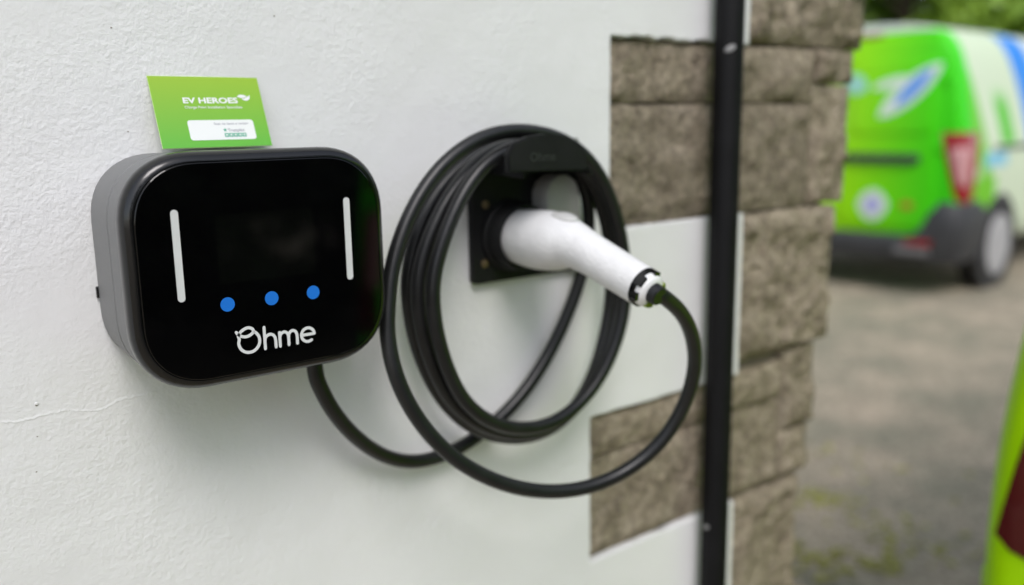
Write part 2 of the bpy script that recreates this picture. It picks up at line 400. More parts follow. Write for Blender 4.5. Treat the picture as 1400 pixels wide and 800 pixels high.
# ------------------------------------------------------------------ black pipe up the wall
M_PIPE = mat('black_pipe_plastic', (0.004, 0.004, 0.0045), 0.6, spec=.18, var=0.3, vscale=25)
def build_pipe():
    t = thing('waste_pipe', 'slim black vertical plastic pipe running down between white render and stone quoins', 'pipe', (0.6165, -0.0245, 0))
    obj('pipe', lathe([(0, .0165), (.001, .0175), (H0+ZTOP-.06, .0175), (H0+ZTOP-.058, .0165)], (0, 0, .01), (0, 0, 1), 32), M_PIPE, t)
    for z in (0.45, 1.78, 2.6):
        br = obj('bracket', lathe([(0, .0185), (0.001, .0205), (.019, .0205), (.02, .0185)], (0, 0, z), (0, 0, 1), 32), M_PIPE, t)
        obj('lug', boxm(-.032, .032, .016, .0245, z, z+.02, bev=.002), M_PIPE, br)
    # two small pale flecks on the pipe's face
    for q, s in (((992, 65), .0052), ((948, 742), .004)):
        p = atY(q[0], q[1], -0.042)
        bm = bmesh.new(); bmesh.ops.create_icosphere(bm, subdivisions=2, radius=1)
        for v in bm.verts:
            a = v.co.x*s*1.25/.0175 + (-.82 if q[1] < 100 else -1.6)
            r = .0174 + max(v.co.y, -.2)*0.0006
            v.co = Vector((math.sin(a)*r, -math.cos(a)*r, p.z + v.co.z*s*.8 + v.co.x*s*.4))
        obj('pale_fleck', bm, mat('pale_fleck_grey', (.25, .25, .25), .8, var=.4, vscale=300), t)
build_pipe()

# ------------------------------------------------------------------ wall charger
M_GREY = mat('grey_charger_plastic', (0.145, 0.147, 0.147), 0.5, bump=0.25, bscale=900, bdist=0.0003, var=.04, vscale=20)
M_BEZEL = mat('black_bezel_plastic', (0.003, 0.003, 0.0035), 0.16, spec=0.5, var=.2, vscale=30)
M_GLASS = mat('black_glass_face', (0.001, 0.001, 0.0012), 0.045, spec=0.42)
M_SCREEN = mat('dark_display', (0.0018, 0.0021, 0.0018), 0.045, spec=0.43)
M_BAR = mat('light_bar_plastic', (0.60, 0.61, 0.61), 0.45, var=.04, vscale=60)
M_BLUE = mat('blue_button_print', (0.012, 0.16, 0.62), 0.35)
M_LOGO = mat('white_logo_print', (0.66, 0.67, 0.68), 0.4)
def build_charger():
    t = thing('wall_charger', 'glossy black-fronted grey wall charger with three blue dots and white lettering', 'charger')
    hw, hh = .1, .085
    def loop(y, inset, r, dx=0.0): return [W(x, y, z) for x, z in rrect(hw-inset, hh-inset, r-inset*.9, 12, 2.25)]
    def shell(prof, r=.052, cap0=True, cap1=True):
        bm = bmesh.new(); bridge(bm, [loop(y, i, r) for y, i in prof], True, cap0, cap1); bmesh.ops.recalc_face_normals(bm, faces=bm.faces); return bm
    obj('body', shell([(-.0005, .0045), (-.004, .0030), (-.045, .0020), (-.052, .0018), (-.0535, .0032), (-.0560, .0032), (-.0575, .0016), (-.0800, .0010), (-.0812, .004), (-.084, .004)]), M_GREY, t)
    obj('bezel', shell([(-.0810, .0042), (-.0812, .0016), (-.0826, .0004), (-.0890, 0.0), (-.0925, .0006), (-.0955, .0020), (-.0978, .0043), (-.0990, .0068), (-.0989, .0075), (-.0975, .0078)]), M_BEZEL, t)
    gl = obj('glass_face', shell([(-.0965, .0079), (-.0990, .0079), (-.0994, .0084), (-.0994, .018)]), M_GLASS, t)
    Yf = -.0994
    def f(x, z, h): return W(x, Yf-h, z)
    sc = obj('display', prism(rrect(.0372, .0248, .0012, 3), lambda x, z: f(x-.0005, z+.0152, -.001), lambda x, z: f(x-.0005, z+.0152, .00015)), M_SCREEN, t)
    for s in (-1, 1):
        obj('light_bar', prism(rrect(.0026, .0322, .00255, 8), lambda x, z: f(x+s*.0654, z+.0138, -.001), lambda x, z: f(x+s*.0654, z+.0138, .0003)), M_BAR, t)
        obj('blue_button', prism(rrect(.0052, .0052, .00519, 8), lambda x, z: f(x+s*.0334, z-.0245, -.001), lambda x, z: f(x+s*.0334, z-.0245, .00025)), M_BLUE, t)
    obj('blue_button', prism(rrect(.0052, .0052, .00519, 8), lambda x, z: f(x, z-.0245, -.001), lambda x, z: f(x, z-.0245, .00025)), M_BLUE, t)
    # word mark drawn with a round pen, letter by letter
    wd = .0022
    cx, cz, r = -.0195, -.0545, .0080
    O = [(cx+.0048, cz+.0066)] + [(cx+r*math.cos(rad(a)), cz+r*math.sin(rad(a))) for a in range(40, -210, -22)]
    O += [(cx-.0078, cz+.0058), (cx-.0050, cz+.0090), (cx-.0005, cz+.0106), (cx+.0032, cz+.0090), (cx+.0030, cz+.0062), (cx-.0010, cz+.0042), (cx-.0050, cz+.0047), (cx-.0078, cz+.0066), (cx-.0093, cz+.0086)]
    b = -.0619
    hS = [[(-.0076, -.0455), (-.0076, b)], [(-.0076, b+.0045), (-.0070, b+.0083), (-.0040, b+.0104), (-.0008, b+.0094), (.0007, b+.0062), (.0008, b)]]
    mS = [[(.0042, b+.0106), (.0042, b)], [(.0042, b+.0050), (.0048, b+.0086), (.0074, b+.0104), (.0100, b+.0094), (.0111, b+.0062), (.0111, b)], [(.0111, b+.0050), (.0118, b+.0086), (.0143, b+.0104), (.0169, b+.0094), (.0180, b+.0062), (.0180, b)]]
    ec, ez, er = .0269, b+.0052, .0053
    eS = [[(ec-er, ez+.0002), (ec+er-.0003, ez+.0002)] , [(ec+er*math.cos(rad(a)), ez+er*math.sin(rad(a))) for a in range(2, 320, 20)]]
    def letter(name, strokes):
        bm = bmesh.new()
        for k, s in enumerate(strokes):
            tmp = stroke(s, wd, f, t=.00030+.00002*k, step=5); me = bpy.data.meshes.new('t'); tmp.to_mesh(me); tmp.free(); bm.from_mesh(me); bpy.data.meshes.remove(me)
        obj(name, bm, M_LOGO, t, smooth=False)
    for nme, s in (('letter', [O]), ('letter', hS), ('letter', mS), ('letter', eS)): letter(nme, s)
    obj('wall_plug', boxm(-.0985, -.094, -.0040, -.0002, H0-.0255, H0-.0165, bev=.001), M_BEZEL, t)
    obj('cable_gland', lathe([(0, .0105), (.005, .0105), (.006, .0098), (.0075, .0095), (.008, .0075)], W(.056, -.045, -.0815), (0, 0, -1), 28), M_BEZEL, t)
build_charger()

# ------------------------------------------------------------------ review card leaning on the wall
def mat_card():
    m = bpy.data.materials.new('green_card_print'); m.use_nodes = True
    n = m.node_tree.nodes; L = m.node_tree.links; b = n['Principled BSDF']
    tc = n.new('ShaderNodeTexCoord'); sp = n.new('ShaderNodeSeparateXYZ'); L.new(tc.outputs['Generated'], sp.inputs[0])
    r = n.new('ShaderNodeValToRGB'); r.color_ramp.elements[0].color = (0.105, 0.42, 0.035, 1); r.color_ramp.elements[1].color = (0.27, 0.45, 0.018, 1)
    L.new(sp.outputs['Z'], r.inputs['Fac']); L.new(r.outputs[0], b.inputs['Base Color']); b.inputs['Roughness'].default_value = 0.35
    return m
def build_card():
    zb, zt = .0856, .1400
    t = thing('review_card', 'green printed card with white lettering leaning against the wall on top of the charger', 'card')
    A = W(-.0452, -.0215, zb); B = W(.0420, -.0205, zb); Cc = W(-.0462, -.0012, zt)
    U = (B-A); Vv = (Cc-A); U3 = U.normalized(); cw, ch = U.length, Vv.length; V3 = Vv.normalized(); Nn = U3.cross(V3).normalized()
    if Nn.y > 0: Nn = -Nn
    def f(u, v, h): return A + U3*u + V3*v + Nn*h
    M_CARD = mat_card(); M_EDGE = mat('card_white', (.74, .76, .74), .5); M_INK = mat('card_grey_ink', (.16, .15, .22), .5); M_TEAL = mat('card_teal_ink', (.05, .36, .22), .5)
    bm = bmesh.new(); bridge(bm, [[f(u, v, h) for u, v in ((0, 0), (cw, 0), (cw, ch), (0, ch))] for h in (-.0004, 0)], True, True, True)
    obj('card_sheet', bm, M_CARD, t, smooth=False)
    bm = bmesh.new(); bridge(bm, [[f(u, v, h) for u, v in ((-.0003, -.0003), (cw+.0003, -.0003), (cw+.0003, ch+.0003), (-.0003, ch+.0003))] for h in (-.0007, -.0003)], True, True, True)
    obj('card_backing', bm, mat('card_edge', (.55, .75, .30), .5), t, smooth=False)
    text('lettering', 'EV HEROES', .0046, .0440, lambda u, v, h: f(.0228+u, .0362+v, h), M_EDGE, t, bold=.034, shear=.0)
    text('lettering', 'Charge Point Installation Specialists', .0022, .0462, lambda u, v, h: f(.0232+u, .0318+v, h), M_EDGE, t, bold=.006)
    for pts in ([(.0665, .0415), (.0690, .0432), (.0725, .0432), (.0752, .0418), (.0726, .0406), (.0700, .0404)], [(.0700, .0398), (.0728, .0402), (.0760, .0418), (.0776, .0428), (.0772, .0400), (.0754, .0384), (.0728, .0382)]):
        bm = bmesh.new(); vv = [bm.verts.new(f(u, v, .00015)) for u, v in pts]; bm.faces.new(vv)
        obj('leaf_mark', bm, M_EDGE, t, smooth=False)
    lab = obj('label_panel', prism([(x+.0490, z+.0139) for x, z in rrect(.0265, .0082, .0022, 5)], lambda u, v: f(u, v, .00002), lambda u, v: f(u, v, .00016)), M_EDGE, t, smooth=False)
    text('small_print', 'Scan to leave a review', .0019, .0278, lambda u, v, h: f(.0432+u, .0181+v, h+.00016), M_INK, lab)
    text('small_print', 'Trustpilot', .0026, .0135, lambda u, v, h: f(.0533+u, .0123+v, h+.00016), M_INK, lab, bold=.004)
    def star(cx, cz, r, h, m, nm):
        bm = bmesh.new(); bm.faces.new([bm.verts.new(f(cx+(r if k % 2 == 0 else r*.42)*math.sin(k*math.pi/5), cz+(r if k % 2 == 0 else r*.42)*math.cos(k*math.pi/5), h)) for k in range(10)])
        obj(nm, bm, m, lab, smooth=False)
    star(.0509, .0137, .0018, .0003, M_TEAL, 'star')
    for k in range(5):
        u = .0498+k*.0036; bm = bmesh.new()
        bm.faces.new([bm.verts.new(f(u+a, .0079+b, .00026)) for a, b in ((0, 0), (.0033, 0), (.0033, .0031), (0, .0031))]); obj('star_tile', bm, M_TEAL, lab, smooth=False)
        star(u+.00165, .0095, .0013, .00036, M_EDGE, 'star')
build_card()

# ------------------------------------------------------------------ cable holster
M_BLACK = mat('black_holster_plastic', (0.007, 0.0072, 0.0076), 0.6, spec=.25, var=.25, vscale=40, bump=.3, bscale=700, bdist=.0003)
M_CABLE = mat('black_cable_rubber', (0.0075, 0.0078, 0.0082), 0.36, spec=.42, var=.25, vscale=60, bump=.15, bscale=500, bdist=.0004)
HX, HZ = .2965, -.013
def build_holster():
    t = thing('cable_holster', 'square black wall holster with hood holding the white charging plug', 'holster')
    obj('back_plate', prism([(x+.320, z+.012) for x, z in rrect(.0705, .0705, .004, 4)], lambda x, z: W(x, -.0004, z), lambda x, z: W(x, -.0085, z)), M_BLACK, t)
    for x, z in ((.2656, .0205), (.2631, -.0387), (.376, -.0387)):
        s = obj('screw', lathe([(0, .0045), (.0012, .0042), (.002, .0026), (.0021, .001)], W(x, -.0084, z), (0, -1, 0), 16), mat('brass_screw', (.16, .12, .06), .5, .6), t)
    obj('socket_ring', lathe([(0, .0370), (.004, .0370), (.006, .0345), (.022, .0335), (.0235, .0325), (.0235, .0302), (.012, .0298)], W(HX, -.0083, HZ), (0, -1, 0), 48), M_BLACK, t)
    # cable saddle: a curved arm out of the plate that carries the coil, hood plate at its front
    sx, sz = .300, .050
    arc = [(sx+.044*math.cos(rad(a)), sz+.018*math.sin(rad(a))) for a in range(0, 181, 15)]
    inn = [(sx+.041*math.cos(rad(a)), sz+.0145*math.sin(rad(a))) for a in range(180, -1, -15)]
    obj('saddle', prism(arc+inn, lambda x, z: W(x+.018, -.0084, z), lambda x, z: W(x-.003, -.084, z)), M_BLACK, t)
    px = [(690, 236), (689, 212), (697, 196), (716, 187), (742, 183), (768, 186), (788, 197), (797, 211), (797, 233)]
    pts = [atY(x, y, -.086) for x, y in px]
    hood = bmesh.new(); bridge(hood, [[p + Vector((0, d, 0)) for p in pts] for d in (0, -.0062)], True, True, True)
    bmesh.ops.recalc_face_normals(hood, faces=hood.faces)
    bmesh.ops.bevel(hood, geom=[e for e in hood.edges if all(v.co.y < -.09 for v in e.verts)], offset=.0015, segments=2, affect='EDGES')
    hd = obj('hood', hood, M_BLACK, t)
    p0 = atY(725, 221, -.0923)
    text('raised_lettering', 'Ohme', .0085, .030, lambda u, v, h: p0 + Vector((u, -.0003, v)), mat('holster_lettering', (.022, .023, .024), .5), hd, bold=.01)
    tg = [(.326, -.012), (.326, .030), (.331, .040), (.342, .0475), (.355, .0480), (.367, .041), (.3725, .030), (.3745, -.012)]
    bm = bmesh.new(); bridge(bm, [[W(x, y, z) for x, z in [( .35+(a-.35)*s, .018+(b-.018)*s) for a, b in tg]] for y, s in ((-.0086, 1.0), (-.026, 1.0), (-.0305, .93), (-.032, .8))], True, True, True)
    bmesh.ops.recalc_face_normals(bm, faces=bm.faces)
    obj('latch_tab', bm, mat('grey_tab_plastic', (.34, .335, .32), .5), t)
build_holster()

# ------------------------------------------------------------------ charging lead: one long cable with its plug
def build_lead():
    t = thing('charging_lead', 'coiled black charging cable with a white plug parked in the wall holster', 'charging cable')
    P = [W(.056, -.045, -.090), W(.0565, -.045, -.106)]
    px = [(438, 530, -.044), (455, 562, -.040), (485, 597, -.032), (525, 624, -.022), (570, 632, -.016), (620, 617, -.0145), (665, 587, -.0145), (710, 545, -.0145), (752, 482, -.0145), (782, 415, -.0150), (799, 360, -.016), (806, 300, -.016), (797, 248, -.017), (768, 212, -.019), (720, 194, -.022), (668, 203, -.025), (613, 244, -.028),
          (576, 302, -.030), (559, 365, -.030), (558, 410, -.030), (570, 475, -.030), (602, 545, -.030), (652, 589, -.030), (712, 600, -.030), (765, 580, -.030), (805, 528, -.030), (828, 455, -.030), (836, 390, -.031), (832, 320, -.033), (813, 258, -.034), (778, 215, -.036), (727, 196, -.038), (674, 206, -.041), (627, 249, -.043),
          (594, 305, -.044), (574, 365, -.044), (571, 415, -.044), (583, 480, -.044), (614, 546, -.044), (658, 583, -.044), (712, 595, -.044), (765, 579, -.044), (811, 525, -.044), (838, 455, -.045), (847, 390, -.047), (842, 320, -.048), (822, 256, -.050), (785, 214, -.053), (733, 199, -.055), (682, 210, -.057), (642, 250, -.058),
          (613, 308, -.059), (594, 370, -.059), (592, 420, -.059), (603, 480, -.059), (630, 543, -.059), (668, 576, -.059), (715, 587, -.059), (768, 573, -.059), (817, 523, -.059), (847, 455, -.060), (856, 390, -.060), (848, 315, -.060), (823, 242, -.060), (778, 194, -.060), (714, 178, -.060), (653, 190, -.060), (597, 234, -.060),
          (557, 300, -.062), (536, 365, -.066), (531, 410, -.071), (529, 455, -.077), (541, 515, -.086), (570, 572, -.094), (612, 620, -.102), (665, 653, -.110), (725, 671, -.119), (790, 670, -.129), (850, 648, -.141), (900, 609, -.155), (934, 558, -.170), (950, 505, -.184), (947, 460, -.194), (932, 428, -.200), (914, 411, -.2035), (902, 402, -.2045), (892, 396, -.198)]
    P += [atY(*q) for q in px]
    C = catmull(P, 8)
    for _ in range(14):
        C = [C[0]] + [(C[i-1]+2*C[i]+C[i+1])/4 for i in range(1, len(C)-1)] + [C[-1]]
    obj('cable', tube(C, .0069, 16), M_CABLE, t)
    # plug: barrel straight out of the wall, then a handle dropping away at an angle
    M_PLUG = mat('white_plug_plastic', (.70, .70, .695), .45, bump=.8, bscale=300, bdist=.0009, var=.05, vscale=60)
    ctr = [(-.020, HZ, .0275), (-.034, HZ, .0280), (-.042, HZ, .0288), (-.056, HZ, .0294), (-.070, HZ+.0004, .0292), (-.082, HZ+.0006, .0280), (-.092, HZ+.0004, .0258), (-.102, HZ-.0006, .0228), (-.114, HZ-.0034, .0204), (-.130, HZ-.0085, .0192), (-.148, HZ-.0145, .0187), (-.165, HZ-.0202, .0184), (-.180, HZ-.0252, .0182), (-.190, HZ-.0286, .0181)]
    XS = lambda y: HX + .004*max(0, (-y-.06)/.13)
    pts = [W(XS(y), y, z) for y, z, r in ctr]
    pts = catmull(pts, 4); rr = [r for _, _, r in ctr]
    rs = []
    for i in range(len(rr)-1): rs += [rr[i]+(rr[i+1]-rr[i])*k/4 for k in range(4)]
    rs.append(rr[-1])
    plug = obj('plug', tube(pts, rs, 40), M_PLUG, t, angle=60)
    E0 = pts[-1]; ax = (pts[-1]-pts[-4]).normalized()
    # thumb rest: shallow raised pad on the top of the barrel
    pad = bmesh.new(); bmesh.ops.create_uvsphere(pad, u_segments=20, v_segments=12, radius=1)
    for v in pad.verts: v.co = W(XS(-.088)+v.co.x*.011, -.088+v.co.y*.019, HZ+.0252+v.co.z*.0042-.012*max(0, -v.co.y)*.2)
    obj('thumb_pad', pad, mat('pad_grey_plastic', (.50, .50, .48), .5), plug)
    # end of the handle: black rebated ring, white cap, lime segments painting a green reflection, black gland
    obj('end_ring', lathe([(-.0005, .0172), (.0002, .0180), (.0042, .0178), (.0052, .0165), (.0052, .011)], E0, ax, 40), M_BEZEL, plug)
    obj('end_cap', lathe([(.003, .0160), (.0075, .0158), (.0105, .0146), (.0128, .0120), (.0132, .0095), (.0120, .0085)], E0, ax, 40), mat('white_cap_gloss', (.74, .74, .74), .18, coat=.5), plug)
    side = ax.cross(Vector((0, 0, 1))).normalized(); upv = side.cross(ax).normalized()
    def seg(a0, a1, r0, r1, d0, d1):
        bm = bmesh.new(); loops = []
        for k in range(9):
            a = rad(a0+(a1-a0)*k/8); dv = side*math.cos(a)+upv*math.sin(a)
            loops.append([E0+ax*d+dv*r for d, r in ((d0, r0), (d1, r0), (d1, r1), (d0, r1))])
        bridge(bm, loops, True, True, True); bmesh.ops.recalc_face_normals(bm, faces=bm.faces); return bm
    LIME = mat('lime_reflection_paint', (.16, .21, .02), .4, var=.2, vscale=200)
    for a0, a1 in ((146, 184), (-106, -62)): obj('lime_reflection', seg(a0, a1, .0086, .0142, .0085, .0138), LIME, plug)
    for a0, a1 in ((22, 55), (-25, 2), (88, 112)): obj('dark_slot', seg(a0, a1, .0115, .0181, .0040, .0098), M_BEZEL, plug)
    obj('strain_relief', lathe([(.009, .0098), (.014, .0094), (.020, .0084), (.021, .0074)], E0, ax, 28), M_CABLE, plug)
build_lead()

# ------------------------------------------------------------------ vans
def mat_livery():
    m = bpy.data.materials.new('green_wrap'); m.use_nodes = True
    n = m.node_tree.nodes; L = m.node_tree.links; b = n['Principled BSDF']
    tc = n.new('ShaderNodeTexCoord'); sp = n.new('ShaderNodeSeparateXYZ'); L.new(tc.outputs['Object'], sp.inputs[0])
    X, Y, Z = sp.outputs
    def rng(v, a, b_, c=0.0, d=1.0, sm=True):
        r = n.new('ShaderNodeMapRange'); r.interpolation_type = 'SMOOTHSTEP' if sm else 'LINEAR'
        for k, q in zip(('From Min', 'From Max', 'To Min', 'To Max'), (a, b_, c, d)): r.inputs[k].default_value = q
        L.new(v, r.inputs['Value']); return r.outputs[0]
    def mix(fac, A, B):
        x = n.new('ShaderNodeMix'); x.data_type = 'RGBA'
        L.new(fac, x.inputs['Factor'])
        for s, k in ((A, 'A'), (B, 'B')):
            if isinstance(s, tuple): x.inputs[k].default_value = (*s, 1)
            else: L.new(s, x.inputs[k])
        return x.outputs['Result']
    def math2(op, a, b_):
        x = n.new('ShaderNodeMath'); x.operation = op
        for i, s in enumerate((a, b_)):
            if isinstance(s, (int, float)): x.inputs[i].default_value = s
            else: L.new(s, x.inputs[i])
        return x.outputs[0]
    rear = mix(rng(Y, -.85, .35), (.045, .62, .006), (.40, .78, .001))
    # sides: white with green fields and a blue sweep (printed)
    sw = math2('SUBTRACT', X, math2('MULTIPLY', Z, -.42))          # slanted coordinate
    blue = math2('MULTIPLY', rng(sw, 1.68, 1.76), rng(sw, 2.22, 2.10))
    grn = math2('MULTIPLY', rng(sw, .62, .66), rng(sw, .86, .82))
    low = rng(Z, .86, .80)
    side = mix(grn, (.62, .72, .52), (.17, .55, .02)); side = mix(math2('MULTIPLY', low, rng(X, .62, .56)), side, (.16, .56, .01))
    side = mix(math2('MULTIPLY', math2('MULTIPLY', rng(sw, 1.12, 1.17), rng(sw, 1.46, 1.36)), math2('MULTIPLY', rng(Z, 1.02, 1.08), rng(Z, 1.50, 1.30))), side, (.10, .55, .02))
    side = mix(math2('MULTIPLY', math2('MULTIPLY', rng(X, .34, .40), rng(X, .85, .75)), math2('MULTIPLY', rng(Z, .88, .92), rng(Z, 1.02, .98))), side, (.22, .55, .70))
    side = mix(blue, side, (.02, .22, .75)); side = mix(rng(X, 1.35, 1.7), side, (.70, .74, .76)); side = mix(math2('MULTIPLY', blue, rng(Z, .6, .75)), side, (.03, .25, .78))
    c = mix(rng(X, .15, .19), rear, side)
    c = mix(rng(Z, 1.845, 1.865), c, (.62, .70, .60))
    L.new(c, b.inputs['Base Color']); b.inputs['Roughness'].default_value = .35; b.inputs['Specular IOR Level'].default_value = .22
    return m
M_WRAP = mat_livery()
M_TYRE = mat('tyre_rubber', (.014, .014, .014), .8, var=.3, vscale=30, bump=.4, bscale=80, bdist=.002)
M_RIM = mat('silver_wheel_trim', (.40, .40, .40), .45, .0, var=.15, vscale=8)
M_TRIM = mat('dark_grey_bumper_plastic', (.035, .036, .038), .55, var=.2, vscale=12, bump=.3, bscale=300, bdist=.0006)
M_RED = mat('red_lamp_lens', (.30, .008, .012), .12, coat=.6)
M_PINK = mat('clear_lamp_lens', (.55, .28, .28), .15, coat=.6)
M_WIN = mat('dark_window_glass', (.01, .012, .014), .05)
HWD, VH = .93, 1.92
SEC = [(0, .24), (.70, .24), (.95, .30), (.995, .45), (1.0, .62), (1.0, .80), (.992, 1.0), (.965, 1.20), (.92, 1.45), (.87, 1.65), (.81, 1.78), (.70, 1.865), (.45, 1.90), (0, 1.912)]
def rear_shift(z): return .015*max(0, (.8-z)) + .03*max(0, (z-.95)) + .10*max(0, (z-1.1))**1.5
STA = [(0.0, .93, VH), (.012, .958, VH), (.05, .985, VH), (.12, .997, VH), (.3, 1, VH), (.9, 1, VH+.01), (1.8, 1, VH+.01), (2.6, 1, VH), (2.95, .995, VH-.03), (3.2, .99, VH-.16), (3.55, .985, 1.42), (3.78, .98, 1.20), (3.95, .97, 1.12), (4.2, .92, 1.02), (4.33, .84, .92), (4.40, .72, .80)]
def section(x, s, zr):
    out = []
    for yy, z in SEC:
        zz = z if z < .62 and zr > 1.1 else .24+(z-.24)*(zr-.24)/(1.912-.24)
        fall = max(0, 1-x/.9)
        out.append(Vector((x + rear_shift(z)*fall, HWD*yy*s, zz)))
    return out
def build_van(loc, rz, label, lean=0.0, bumper=None, lampq=((.44, .22), (.72, .90)), lensq=((.44, .32), (.60, .60)), red=None, bout=1.0, lpr=.016, pane=None, lz=(.672, 1.15), bz=.675):
    t = thing('parked_van', label, 'van', loc, rz, 'vans parked by the house')
    bm = bmesh.new(); loops = []
    def full(half): return half + [Vector((p.x, -p.y, p.z)) for p in half[-2:0:-1]]
    def lsec(x, s_, zr):
        return [Vector((p.x, p.y*(1-lean*max(0, p.z-.72)), p.z)) for p in section(x, s_, zr)]
    bumper = bumper or M_TRIM; red = red or M_RED
    base = full(lsec(0, .93, VH)); cen = Vector((sum(p.x for p in base)/len(base), 0, 1.05))
    for k in (.05, .45, .80, .95): loops.append([Vector((p.x-.004*(1-k)*0, p.y*k, cen.z+(p.z-cen.z)*k)) for p in base])
    for l in loops:
        for p in l: p.x = rear_shift(p.z)
    for x, s, zr in STA: loops.append(full(lsec(x, s, zr)))
    last = loops[-1]; c1 = Vector((4.42, 0, .5))
    for k in (.6, .05): loops.append([c1+(p-c1)*k for p in last])
    bridge(bm, loops, True, True, True); bmesh.ops.recalc_face_normals(bm, faces=bm.faces)
    body = obj('body', bm, M_WRAP, t, angle=60)
    ss = body.modifiers.new('sub', 'SUBSURF'); ss.levels = 2; ss.render_levels = 2
    from mathutils.bvhtree import BVHTree
    dg = bpy.context.evaluated_depsgraph_get(); em = body.evaluated_get(dg).to_mesh()
    bvh = BVHTree.FromPolygons([v.co.copy() for v in em.vertices], [tuple(p.vertices) for p in em.polygons])
    def hit(o_, d_, dflt):
        h_ = bvh.ray_cast(Vector(o_), Vector(d_).normalized())[0]
        return h_ if h_ is not None else Vector(dflt)
    def rear_at(y, z): return hit((.6, y, z), (-1, 0, 0), (rear_shift(z), y, z))
    def side_at(x, z, s): return hit((x, s*.2, z), (0, s, 0), (x, s*HWD, z))
    CR = .28
    def around(u, z):
        '''walk round the tail: |u|<=1 across the back, 1..2 round the corner, >2 along the side (metres)'''
        s = 1 if u >= 0 else -1; a = abs(u); yc = HWD-CR
        if a <= 1: return rear_at(s*a*yc, z), Vector((-1, 0, 0))
        if a <= 2:
            q = (a-1)*math.pi/2; d_ = Vector((-math.cos(q), s*math.sin(q), 0)); return hit((CR, s*yc, z), d_, (CR-CR*math.cos(q), s*(yc+CR*math.sin(q)), z)), d_
        return side_at(CR+a-2, z, s), Vector((0, s, 0))
    def plate(name, y0, y1, z0, z1, proud, m, parent, rr=.04, nz=8, thick=.03):
        """rounded panel following the rear face"""
        cy, hy, cz, hz = (y0+y1)/2, (y1-y0)/2, (z0+z1)/2, (z1-z0)/2
        ol = rrect(hy, hz, min(rr, hy*.98, hz*.98), 5)
        # subdivide long upright sides so the panel follows the lean
        pts = []
        for (a, b_), (c_, d_) in zip(ol, ol[1:]+ol[:1]):
            k = max(1, int(abs(d_-b_)/.06))
            for i in range(k): pts.append((a+(c_-a)*i/k, b_+(d_-b_)*i/k))
        bm = bmesh.new()
        def P(y, z, pr):
            return rear_at(y, z) + Vector((-pr, 0, 0))
        loops = [[P(cy+a*s, cz+b_*s2, pr) for a, b_ in pts] for pr, s, s2 in ((-thick, 1, 1), (proud-.004, 1, 1), (proud, .985, .99), (proud+.002, .8, .9), (proud+.003, .05, .1))]
        bridge(bm, loops, True, True, True); bmesh.ops.recalc_face_normals(bm, faces=bm.faces)
        return obj(name, bm, m, parent, angle=50)
    for s in (-1, 1):
        y0, y1 = (.012, .74) if s > 0 else (-.74, -.012)
        d = plate('rear_door', y0, y1, .46, 1.80, .010, M_WRAP, t, .09)
        plate('window_panel', y0+.07 if s > 0 else y0+.05, y1-.05 if s > 0 else y1-.07, 1.13, 1.68, .016, pane or M_WRAP, d, .07)
        for z in (.62, 1.05, 1.5):
            obj('hinge', boxm(rear_shift(z)-.02, rear_shift(z)+.02, s*.75-.02, s*.75+.02, z-.03, z+.03, bev=.006), M_WRAP, d)
    plate('handle_strip', -.62, .46, .935, 1.0, .034, M_TRIM, t, .025)
    plate('brake_lamp', -.26, .10, 1.825, 1.85, .012, M_RED, t, .01)
    # printed leaf emblem and round badge
    def ell(name, cy, cz, a, b_, rot, m, pr):
        bm = bmesh.new(); vv = []
        for k in range(24):
            q = 2*math.pi*k/24; e = a*math.cos(q)*(1 if True else 1); g = b_*math.sin(q)*(1-abs(math.cos(q))**3*.4)
            y = cy+e*math.cos(rot)-g*math.sin(rot); z = cz+e*math.sin(rot)+g*math.cos(rot)
            vv.append(bm.verts.new(rear_at(y, z) + Vector((-pr, 0, 0))))
        bm.faces.new(vv); r = bmesh.ops.extrude_face_region(bm, geom=list(bm.faces))
        for v in [g for g in r['geom'] if isinstance(g, bmesh.types.BMVert)]: v.co.x += .02
        bmesh.ops.recalc_face_normals(bm, faces=bm.faces)
        return obj(name, bm, m, t, smooth=False)
    MW = mat('white_decal', (.62, .74, .62), .4); MBD = mat('blue_decal', (.10, .30, .78), .4)
    ell('leaf_decal', -.505, 1.44, .27, .085, math.pi-.72, MW, .0215); ell('leaf_decal', -.53, 1.46, .17, .045, math.pi-.80, MBD, .0235)
    ell('leaf_decal', -.37, 1.50, .14, .035, math.pi-.25, MW, .0215)
    ell('leaf_decal', -.10, 1.50, .10, .07, .4, mat('pale_teal_decal', (.30, .62, .50), .4), .0215)
    ell('round_badge', -.30, .63, .115, .115, 0, MW, .0165); ell('round_badge', -.30, .63, .06, .06, 0, mat('lilac_decal', (.42, .42, .75), .4), .0185)
    ell('door_emblem', -.55, .64, .05, .03, 0, mat('amber_decal', (.40, .22, .02), .4), .0165)
    # plastic rear bumper, higher at the corners
    bm = bmesh.new(); loops = []
    us = [2.16, 2.08, 2.0, 1.85, 1.7, 1.55, 1.4, 1.25, 1.12, 1.0, .9, .8, .6, .3]
    for u in us + [0] + [-q for q in reversed(us)]:
        a = abs(u)
        zt = .43 if a < .95 else (.43+(bz-.43)*min(1, (a-.95)/.25) if a < 2 else bz-.5*(a-2)); zb_ = .24
        out = bout*(.05 if a < 1.1 else (.05-.028*min(1, (a-1.1)/.6)))
        L_ = []
        for z, pr in ((zt, -.06), (zt, .004), (zt-.02, out*.7), (min(zt-.04, .46), out), (.33, out), (zb_, out-.025), (zb_, -.10)):
            p, d_ = around(u, max(z, .40)); p = p.copy(); p.z = z
            L_.append(p+d_*pr)
        loops.append(L_)
    bridge(bm, loops, True, True, True); bmesh.ops.recalc_face_normals(bm, faces=bm.faces)
    rb = obj('rear_bumper', bm, bumper, t, angle=50)
